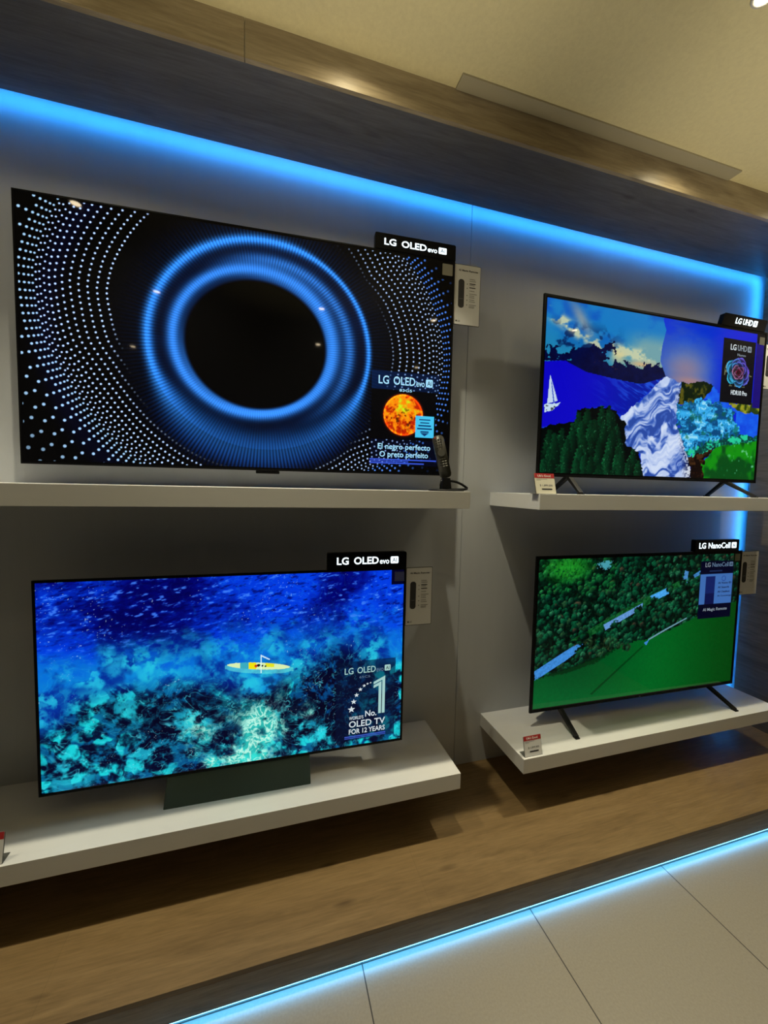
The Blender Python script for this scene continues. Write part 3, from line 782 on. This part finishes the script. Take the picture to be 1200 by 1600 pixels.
# ------------------------------------------------------------------ shelves
def shelf(x0, x1, depth, z, label):
    r = empty('wall_shelf', ((x0 + x1) / 2, -.02, z - .075)); tag(r, label, 'shelf')
    bpy.context.view_layer.update()
    part('board', box(x0, x1, -depth, -.0006, z - .075, z), M_SHELF, r, bevel=.0012)
    if x1 < 2: part('edge_band', box(x1 + .0001, x1 + .0009, -depth + .001, -.001, z - .074, z - .001), M_SHELF, r)
    return r
shelf(-2.6, .8672, .4386, 1.7574, 'thick white floating shelf, upper left, under the largest screen')
shelf(1.2341, 3.10, .4386, 1.7535, 'thick white floating shelf, upper right, with the landscape screen on it')
shelf(-2.6, .8672, .4386, .4491, 'thick white floating shelf, lower left, under the ocean screen')
shelf(1.2244, 3.097, .4193, .436, 'thick white floating shelf, lower right, under the green field screen')

# ------------------------------------------------------------------ televisions
AR = .5745
CAMP = Vector((0, -2.02376, 1.76919))
def television(label, x, y, z, W, yaw, base, picture, bez, body, name='television'):
    """x, y, z: lower left front corner of the panel; base: height of what the set stands on"""
    H = W * AR
    cx, cy = x + W / 2 * math.cos(yaw), y + W / 2 * math.sin(yaw)
    r = empty(name, (cx, cy, base), yaw); tag(r, label, 'television')
    g = z - base; x0 = -W / 2
    # frame as a thin rim with an opening
    bm = bmesh.new(); t = .010
    add_box(bm, x0, x0 + bez, 0, t, g, g + H); add_box(bm, -x0 - bez, -x0, 0, t, g, g + H)
    add_box(bm, x0 + bez, -x0 - bez, 0, t, g, g + bez * 1.25); add_box(bm, x0 + bez, -x0 - bez, 0, t, g + H - bez, g + H)
    obj('frame', bm, M_BEZEL, r)
    obj('back_panel', box(x0 + .002, -x0 - .002, t, t + .003, g + .002, g + H - .002), M_BACK, r)
    obj('rear_housing', box(x0 + body[0], -x0 - body[0], t + .003, t + body[1], g + body[2], g + H * body[3]), M_BACK, r, bevel=.006)
    s = screen('screen', picture(), W - 2 * bez, H - bez * 2.25, x0 + bez, g + bez * 1.25, .0015, r)
    def bxy(u0, u1, v0, v1): return (x0 + u0 * W, x0 + u1 * W, g + v0 * H, g + v1 * H)
    return r, s, bxy, g, H

def logo(s, bx, kind, m, y=.0006, bold=.012, dim=None):
    """the maker's lettering over a box of panel coordinates (x0,x1,z0,z1)"""
    x0, x1, z0, z1 = bx; w = x1 - x0; h = z1 - z0
    f = lambda a, b, c=0, d=1: (x0 + a * w, x0 + b * w, z0 + c * h, z0 + d * h)
    if kind == 'oled':
        text('lettering', 'LG', *f(0, .185), y, m, s, bold)
        text('lettering', 'OLED', *f(.27, .67), y, m, s, bold)
        text('lettering', 'evo', *f(.69, .845, -.02, .52), y, dim or m, s, bold * .6)
        badge(s, f(.87, 1.0, .0, .95), m, y)
    elif kind == 'uhd':
        text('lettering', 'LG', *f(0, .26), y, m, s, bold)
        text('lettering', 'UHD', *f(.33, .76), y, dim or m, s, bold)
        badge(s, f(.80, .98, .0, 1), dim or m, y)
    else:
        text('lettering', 'LG', *f(0, .175), y, m, s, bold)
        text('lettering', 'NanoCell', *f(.245, .83), y, dim or m, s, bold * .7)
        badge(s, f(.87, 1.0, .0, 1), dim or m, y)

def badge(s, bx, m, y):
    x0, x1, z0, z1 = bx; w = x1 - x0; h = z1 - z0
    bg = obj('badge', prism(round_rect(x0, x1, z0, z1, min(w, h) * .14, 4), y, y + .0006), m, s)
    text('lettering', 'AI', x0 + w * .2, x1 - w * .2, z0 + h * .2, z1 - h * .2, y - .0006, M_SIGN, s, .005)

# 1: the largest set, hung on the wall above its shelf
r, s, B, g, H = television('largest wall-hung television, showing a blue glowing ring among white dots', -.9522, -.07, 1.8346, 1.846, -.0494, 1.8346, pic_rings, .006, (.02, .022, .01, .98))
obj('wall_bracket', box(-.16, .16, .0225, .066, .30, .72), M_BACK, r)
obj('sensor_bar', box(-.02, .085, .004, .018, -.014, -.0002), M_BEZEL, r, bevel=.003)
logo(s, B(.796, .946, .411, .449), 'oled', M_TXT1)
text('lettering', '83G5', *B(.853, .888, .382, .394), .0006, M_TXT1, s, .01)
text('lettering', 'El negro perfecto', *B(.797, .944, .108, .142), .0006, M_TXT1, s, .012)
text('lettering', 'O preto perfeito', *B(.802, .938, .072, .106), .0006, M_TXT1, s, .012)
obj('sticker', prism(round_rect(*B(.964, .993, .930, .981), .003, 3), -.0008, -.0002), mat('pale_sticker', (.30, .29, .24), .5), r)
TV1 = (r, B, H)

def scaled(x, y, z, W, y2):
    k = (y2 - CAMP.y) / (y - CAMP.y)
    return x * k, y2, CAMP.z + (z - CAMP.z) * k, W * k

# 2: upper right
x, y, z, W = scaled(1.2634, -.3678, 1.8398, 1.5112, -.22)
r, s, B, g, H = television('television on the upper right shelf, showing a collage of sky, sea and waterfall', x, y, z, W, -.0126, 1.7535, pic_landscape, .011, (.06, .055, .03, .86))
logo(s, B(.815, .925, .855, .892), 'uhd', M_TXTW, dim=M_TXTG)
text('lettering', 'Nuevo', *B(.852, .895, .822, .838), .0006, M_TXTG, s)
text('lettering', 'HDR10 Pro', *B(.832, .915, .572, .602), .0006, M_TXTW, s, .012)
obj('sticker', prism(round_rect(*B(.960, .988, .915, .965), .003, 3), -.0008, -.0002), mat('grey_sticker', (.10, .10, .09), .5), r)
def blade_foot(r, x, g, ax, ay, w=.022, splay=0, back=True):
    """one foot: a splayed blade from under the panel down to the shelf, front toe and rear toe"""
    bm = bmesh.new()
    def bar(p, q, t, wx):
        p = Vector(p); q = Vector(q); d = (q - p).normalized(); n = Vector((1, 0, 0)); u = d.cross(n).normalized()
        vs = []
        for c, k in ((p, 1.0), (q, .62)):
            for sx, su in ((-1, -1), (1, -1), (1, 1), (-1, 1)):
                vs.append(bm.verts.new(c + n * sx * wx / 2 + u * su * t / 2 * k))
        for f in ((0, 1, 2, 3), (7, 6, 5, 4), (0, 4, 5, 1), (1, 5, 6, 2), (2, 6, 7, 3), (3, 7, 4, 0)): bm.faces.new([vs[i] for i in f])
    yc = .025
    bar((x, yc, g + .006), (x + ax, -ay, .006), .020, w)
    if back: bar((x, yc, g + .006), (x + ax * .7, yc + ay * .95, .006), .020, w)
    add_box(bm, x - w / 2, x + w / 2, .010, .045, g - .004, g + .02)
    for yy, xx in ((-ay, x + ax), (yc + ay * .95, x + ax * .7)):
        add_box(bm, xx - w / 2, xx + w / 2, yy - .012, yy + .014, 0, .007)
    return obj('foot', bm, M_BLACK, r, bevel=.002, smooth=False)
blade_foot(r, -W / 2 + .135 * W, g, -.035, .115, .026)
blade_foot(r, W / 2 - .145 * W, g, .035, .125, .026)
TV2 = (r, B, H)

# 3: lower left
r, s, B, g, H = television('television on the lower left shelf, showing a kayak over turquoise reef water', -.8402, -.2612, .5498, 1.4701, -.0142, .4491, pic_ocean, .0055, (.10, .045, .04, .62))
logo(s, B(.806, .955, .420, .455), 'oled', M_TXTM, dim=M_TXTD, bold=.004)
text('lettering', '65C5', *B(.853, .888, .392, .404), .0006, M_TXTD, s)
W3 = 1.4701
def stars():
    bm = bmesh.new()
    for (u, v, k) in ((.829, .220, .0165), (.836, .262, .013), (.845, .298, .011), (.857, .328, .0098), (.869, .347, .0082), (.880, .356, .006), (.890, .360, .0042)):
        cx, _, cz, _ = B(u, u, v, v)
        pts = []
        for q in range(10):
            rr = k * (1 if q % 2 == 0 else .42); t = math.pi / 2 + q * math.pi / 5
            pts.append((cx + rr * math.cos(t) * 1.08, cz + rr * math.sin(t)))
        add_prism(bm, pts, .0006, .0011)
    return bm
obj('star_row', stars(), M_TXTW, s)
bm = bmesh.new()                                            # the big striped numeral one
def BP(pts): return [(B(u, u, v, v)[0], B(u, u, v, v)[2]) for u, v in pts]
add_prism(bm, BP([(.929, .178), (.938, .178), (.938, .392), (.900, .362), (.900, .348), (.929, .370)]), .0006, .0011)
add_prism(bm, BP([(.917, .178), (.926, .178), (.926, .362), (.900, .342), (.900, .327), (.917, .339)]), .0006, .0011)
obj('numeral', bm, M_TXTM, s)
text('lettering', "WORLD'S", *B(.822, .868, .160, .179), .0006, M_TXTW, s, .008)
text('lettering', 'No.', *B(.874, .911, .168, .202), .0006, M_TXTW, s, .012)
text('lettering', 'OLED TV', *B(.822, .940, .116, .152), .0006, M_TXTW, s, .012)
text('lettering', 'FOR 12 YEARS', *B(.822, .940, .078, .106), .0006, M_TXTW, s, .012)
obj('sticker', prism(round_rect(*B(.962, .994, .925, .978), .002, 3), -.0006, -.0001), mat('blue_grey_sticker', (.10, .12, .34), .5), r)
# pedestal: sloping front plate, rear plate and neck
xl, xr = -.3987 - r.location.x, .190 - r.location.x
ped = bmesh.new()
yb = r.location.y
def quadplate(a, b, c, d, t):
    v = [ped.verts.new(p) for p in (a, b, c, d)] + [ped.verts.new((p[0], p[1] + t[1], p[2] + t[2])) for p in (a, b, c, d)]
    for f in ((0, 1, 2, 3), (7, 6, 5, 4), (0, 4, 5, 1), (1, 5, 6, 2), (2, 6, 7, 3), (3, 7, 4, 0)): ped.faces.new([v[i] for i in f])
quadplate((xl, -.052, 0.0), (xr, -.052, 0.0), (xr, .020, g - .004), (xl, .020, g - .004), (0, .012, 0))
obj('pedestal', ped, M_STEEL, r, bevel=.002)
obj('pedestal_base', box(xl + .01, xr - .01, -.040, .20, 0, .006), M_BLACK, r, bevel=.001)
obj('neck', box(-.10, .12, .022, .05, .006, g + .12), M_BLACK, r, bevel=.003)
TV3 = (r, B, H)

# 4: lower right
x, y, z, W = scaled(1.2508, -.4134, .6660, 1.3663, -.205)
r, s, B, g, H = television('television on the lower right shelf, showing a green field beside a forest road', x, y, z, W, -.021, .436, pic_forest, .011, (.06, .055, .03, .86))
logo(s, B(.800, .952, .888, .920), 'nano', M_TXTG, dim=M_TXTD, bold=.003)
for k, t in enumerate(('AI Voice ID', 'AI Search', 'AI Chatbot', 'AI Concierge')):
    text('lettering', t, *B(.876, .950 - (.0, .012, .006, -.004)[k], .762 - k * .032, .776 - k * .032), .0006, M_TXTN, s, .012)
text('lettering', 'AI Magic Remote', *B(.802, .935, .562, .590), .0006, M_TXTG, s, .006)
obj('sticker', prism(round_rect(*B(.960, .989, .925, .978), .003, 3), -.0008, -.0002), mat('olive_sticker', (.22, .24, .17), .5), r)
obj('badge_logo', box(-.006, .006, -.0012, 0.0, g + .003, g + .008), M_INKG, r)
blade_foot(r, -W / 2 + .135 * W, g, -.008, .135, .026)
blade_foot(r, W / 2 - .13 * W, g, .03, .135, .026)
TV4 = (r, B, H)

# ------------------------------------------------------------------ lit signs on top of the sets
def sign(tv, u0, u1, hv, kind, label, lb, slant=0, y0=-.003, lift=.0):
    root, B, H = tv
    x0, x1, z0, z1 = B(u0, u1, 1.0, 1.0 + hv)
    z0 += lift
    yaw = root.rotation_euler.z
    cx = (x0 + x1) / 2; p = Matrix.Rotation(yaw, 4, 'Z') @ Vector((cx, 0, z0)) + Vector(root.location)
    o = empty('illuminated_sign', p, yaw); tag(o, label, 'sign')
    hw = (x1 - x0) / 2; h = z1 - z0
    sh = lambda pts: [(a + slant * b, b) for a, b in pts]
    obj('housing', prism(sh(round_rect(-hw, hw, .0004, h, .008, 5, (0, 1, 1, 0))), y0, y0 + .028), M_SIGN, o)
    obj('clip', box(-.03, .03, .0252, .040, .002, h * .6), M_BLACK, o)
    a0, a1, c0, c1 = lb
    before = set(bpy.data.objects)
    logo(o, (-hw + a0 * 2 * hw, -hw + a1 * 2 * hw, c0 * h, c1 * h), kind, M_GLOW, y=y0 - .0014, bold=.022)
    if slant:
        for q in set(bpy.data.objects) - before:
            for v in q.data.vertices: v.co.x += slant * v.co.z
    return o
sign(TV1, .779, 1.0, .069, 'oled', 'lit black brand sign on the top right corner of the wall-hung ring screen', (.11, .88, .28, .70))
sign(TV2, .757, .980, .077, 'uhd', 'lit black slanted brand sign on top of the landscape screen', (.28, .79, .26, .76), slant=.32)
sign(TV3, .747, 1.0, .091, 'oled', 'lit black brand sign on the top right corner of the ocean screen', (.115, .89, .30, .74))
sign(TV4, .735, .975, .084, 'nano', 'lit black brand sign on top of the green field screen', (.08, .93, .26, .76))

# ------------------------------------------------------------------ information cards beside the sets
def card(tv, u0, u1, v0, v1, label, y=.012, m=M_CARD):
    root, B, H = tv
    x0, x1, z0, z1 = B(u0, u1, v0, v1)
    yaw = root.rotation_euler.z
    R_ = Matrix.Rotation(yaw, 4, 'Z')
    w = x1 - x0; h = z1 - z0
    p = R_ @ Vector((x0, y, z0)) + Vector(root.location)
    o = empty('information_card', p, yaw); tag(o, label, 'information card', 'remote control information cards beside the screens')
    obj('sheet', prism(round_rect(0, w, 0, h, .003, 3), 0, .0012), m, o)
    bm = bmesh.new(); add_prism(bm, round_rect(-.002, w + .003, -.003, h + .003, .004, 3), .0014, .0034)
    obj('acrylic_holder', bm, M_ACRYL, o)
    obj('mounting_tab', box(-.016, .02, .0036, .0056, h * .45, h * .62), M_ACRYL, o)
    f = lambda a, b, c, d: (a * w, b * w, c * h, d * h)
    text('lettering', 'AI Magic Remote', *f(.14, .90, .885, .925), -.0005, M_INK, o, .02)
    rm = obj('printed_remote', prism(round_rect(*f(.15, .38, .28, .76), w * .10, 6), -.0005, -.0001), M_INK, o)
    obj('button_print', prism(round_rect(*f(.19, .34, .43, .437), w * .002, 2), -.0009, -.0006), M_INKG, rm)
    bm = bmesh.new(); bk = bmesh.new()
    for z_, l_, heavy in ((.775, .22, 0), (.745, .25, 0), (.70, .24, 1), (.675, .2, 0), (.635, .24, 1), (.58, .2, 0), (.53, .30, 0), (.50, .2, 0), (.47, .2, 0), (.43, .2, 0), (.40, .24, 0), (.345, .28, 0), (.32, .22, 0), (.30, .2, 0)):
        add_box(bk if heavy else bm, .58 * w, (.58 + l_) * w, -.0005, -.0001, z_ * h - (.0022 if heavy else .0012), z_ * h + (.0022 if heavy else .0012))
    for z_ in (.69, .62, .50, .42, .34):
        add_prism(bm, round_rect(.475 * w, .515 * w, (z_ - .010) * h, (z_ + .010) * h, .003, 4), -.0005, -.0001)
    obj('text_lines', bm, M_INKG, o); obj('bold_text_lines', bk, M_INK, o)
    bm = bmesh.new(); add_prism(bm, [(.10 * w + .0042 * math.cos(t / 8 * math.pi), .055 * h + .0042 * math.sin(t / 8 * math.pi)) for t in range(16)], -.0005, -.0001)
    obj('round_mark', bm, M_INK, o)
    text('lettering', 'LG', *f(.15, .24, .042, .068), -.0005, M_INK, o, .01)
    return o
card(TV1, 1.003, 1.078, .722, .996, 'white remote instruction card at the right edge of the ring screen')
card(TV2, 1.006, 1.085, .640, .930, 'white remote instruction card at the right edge of the landscape screen, cut off')
card(TV3, 1.005, 1.093, .665, .993, 'white remote instruction card at the right edge of the ocean screen')
card(TV4, 1.004, 1.110, .668, .988, 'white remote instruction card at the right edge of the green field screen')

# ------------------------------------------------------------------ price tags
def price_tag(x, y, z, w, h, lean, label, price, m):
    o = empty('price_tag', (x, y, z)); tag(o, label, 'price tag')
    T = Matrix.Rotation(-lean, 4, 'X')
    def tp(name, bm, mm, par=None):
        bmesh.ops.transform(bm, matrix=T, verts=bm.verts); return obj(name, bm, mm, par or o)
    sheet = tp('sheet', box(0, w, 0, .0008, .001, h), m)
    tp('header', box(0, w, -.0004, -.0001, h * .77, h), M_RED)
    text('lettering', "Life's Good.", w * .16, w * .84, h * .82, h * .94, -.0008, M_WHITEINK, o, .012, mtx=T)
    text('lettering', price, w * .22, w * .86, h * .36, h * .47, -.0004, M_INKG, o, .01, mtx=T)
    tp('bar_print', box(w * .30, w * .82, -.0004, -.0001, h * .20, h * .27), M_INK)
    tp('text_lines', (lambda bm: (add_box(bm, w * .08, w * .62, -.0004, -.0001, h * .715, h * .73), add_box(bm, w * .08, w * .30, -.0004, -.0001, h * .66, h * .672), bm)[-1])(bmesh.new()), M_INKG)
    # bent clear holder: back sheet, foot and lip
    bm = bmesh.new(); add_box(bm, -.002, w + .002, .0010, .0028, 0, h * .97)
    bmesh.ops.transform(bm, matrix=T, verts=bm.verts)
    add_box(bm, -.002, w + .002, 0, .045, 0, .0018)
    obj('acrylic_holder', bm, M_ACRYL, o)
    return o
price_tag(1.222, -.428, 1.7535, .112, .102, .26, 'small red-topped price tag on the front corner of the upper right shelf', '$ 1.899.000', M_CARDY)
price_tag(1.240, -.408, .436, .100, .098, .22, 'small red-topped price tag on the front corner of the lower right shelf', '$ 1.899.000', M_CARD)
price_tag(-.980, -.428, .4491, .108, .102, .22, 'small red-topped price tag at the left frame edge on the lower left shelf', '$ 7.999.000', M_CARD)

# ------------------------------------------------------------------ remote control on its security stand
zs = 1.7574
st = empty('security_stand', (.800, -.33, zs)); tag(st, 'black security stand with a cable loop on the upper left shelf end', 'stand')
bm = lathe([(.001, 0), (.085, 0), (.088, .003), (.086, .007), (.05, .010), (.001, .011)], 40)
bmesh.ops.scale(bm, vec=(1.0, .72, 1), verts=bm.verts)
obj('base', bm, M_BLACK, st, smooth=True)
bm = bmesh.new()
add_prism(bm, [(-.030, .011), (.022, .011), (.014, .062), (-.020, .062)], -.014, .012)
obj('neck', bm, M_BLACK, st, bevel=.003)
obj('hook', tube([(-.034, -.012, .010), (-.036, -.012, .028), (-.030, -.012, .055)], .0035), M_BLACK, st, smooth=True)
pts = []
for k in range(29):
    t = k / 28
    if t < .5: q = t / .5; pts.append((.012 + .100 * q, .01 - .006 * q, .048 - .032 * q - .010 * math.sin(q * math.pi) * -1))
    else: q = (t - .5) / .5; a = q * math.pi * .5; pts.append((.112 + .014 * math.sin(q * math.pi) - .092 * q, .004 - .020 * math.sin(q * math.pi * .6), .016 - .008 * q ** .4))
obj('cable', tube(pts, .0056, 8), M_BLACK, st, smooth=True)
rc = empty('remote_control', (.800, -.335, zs + .058)); tag(rc, 'black remote control propped upright in front of the ring screen corner', 'remote control')
T = Matrix.Rotation(math.radians(-9), 4, 'X') @ Matrix.Rotation(math.radians(-11), 4, 'Y') @ Matrix.Rotation(math.radians(-14), 4, 'Z')
M_REM = mat('dark_olive_plastic', (.022, .021, .014), .42)
def rp_(name, bm, mm, par=rc, **k):
    bmesh.ops.transform(bm, matrix=T, verts=bm.verts); return obj(name, bm, mm, par, **k)
bm = prism(round_rect(-.026, .026, .006, .206, .015, 8), 0, .019)
bmesh.ops.bevel(bm, geom=[e for e in bm.edges if abs(e.verts[0].co.y - e.verts[1].co.y) < .001], offset=.004, segments=3, affect='EDGES')
rp_('body', bm, M_REM, smooth=True)
M_BTN = mat('button_grey', (.06, .06, .055), .5); M_BTNL = mat('button_light_print', (.35, .35, .33), .5)
for i in range(3):
    for j in range(4):
        x_, z_ = -.0165 + i * .0115, .150 + j * .0115
        rp_('button', prism(round_rect(x_, x_ + .008, z_, z_ + .006, .0025, 4), -.0015, .0005), M_BTN)
rp_('navigation_ring', (lambda bm: (add_prism(bm, [(.017 * math.cos(t * math.pi / 12), .123 + .017 * math.sin(t * math.pi / 12)) for t in range(24)], -.0018, .0005), bm)[-1])(bmesh.new()), M_BTN)
for i in range(3):
    for j in range(4):
        x_, z_ = -.0175 + i * .0125, .058 + j * .0115
        rp_('button', prism(round_rect(x_, x_ + .009, z_, z_ + .004, .0018, 3), -.0013, .0005), M_BTNL if (j < 3 and i) else M_BTN)
rp_('power_button', prism(round_rect(-.019, -.011, .193, .200, .003, 4), -.0015, .0005), mat('power_red', (.45, .05, .03), .5))

# ------------------------------------------------------------------ recessed ceiling lights
def downlight(x, y, label, group, power, size=.036, L=None, big=1):
    o = empty('downlight', (x, y, ZC)); tag(o, label, 'ceiling light', group)
    obj('rim', lathe([(size * .74, -.001), (size * .78, -.005), (size, -.004), (size * 1.04, -.0005), (size * .9, -.0002)], 36), M_RIM, o, smooth=True)
    obj('lens', lathe([(.001, -.0022), (size * .72, -.0022), (size * .72, -.0012), (.001, -.0012)], 28), M_LAMP, o)
    if power:
        l = spot(0, 0, -.012, power, 54, 1, NEUT, .035); l.parent = o
    return o
downlight(1.55, -1.03, 'round warm downlight glowing in the ceiling at the top right corner', None, 4)
hid = 'round warm downlight behind the viewer, seen only as a glint mirrored in the screens'
for x, y, p in ((-1.17, -.95, 0), (-1.10, -2.01, 1), (.29, -2.01, 1), (1.36, -2.01, .8), (2.93, -1.86, 1), (4.36, -1.95, .7), (.28, -2.95, .7), (-1.9, -3.57, .6), (4.24, -3.4, .6), (5.78, -3.56, 0), (5.81, -5.02, 0), (7.26, -6.49, 0), (1.6, -3.5, .6)):
    downlight(x, y, hid, 'store downlights mirrored in the screens', GRID_W * p)
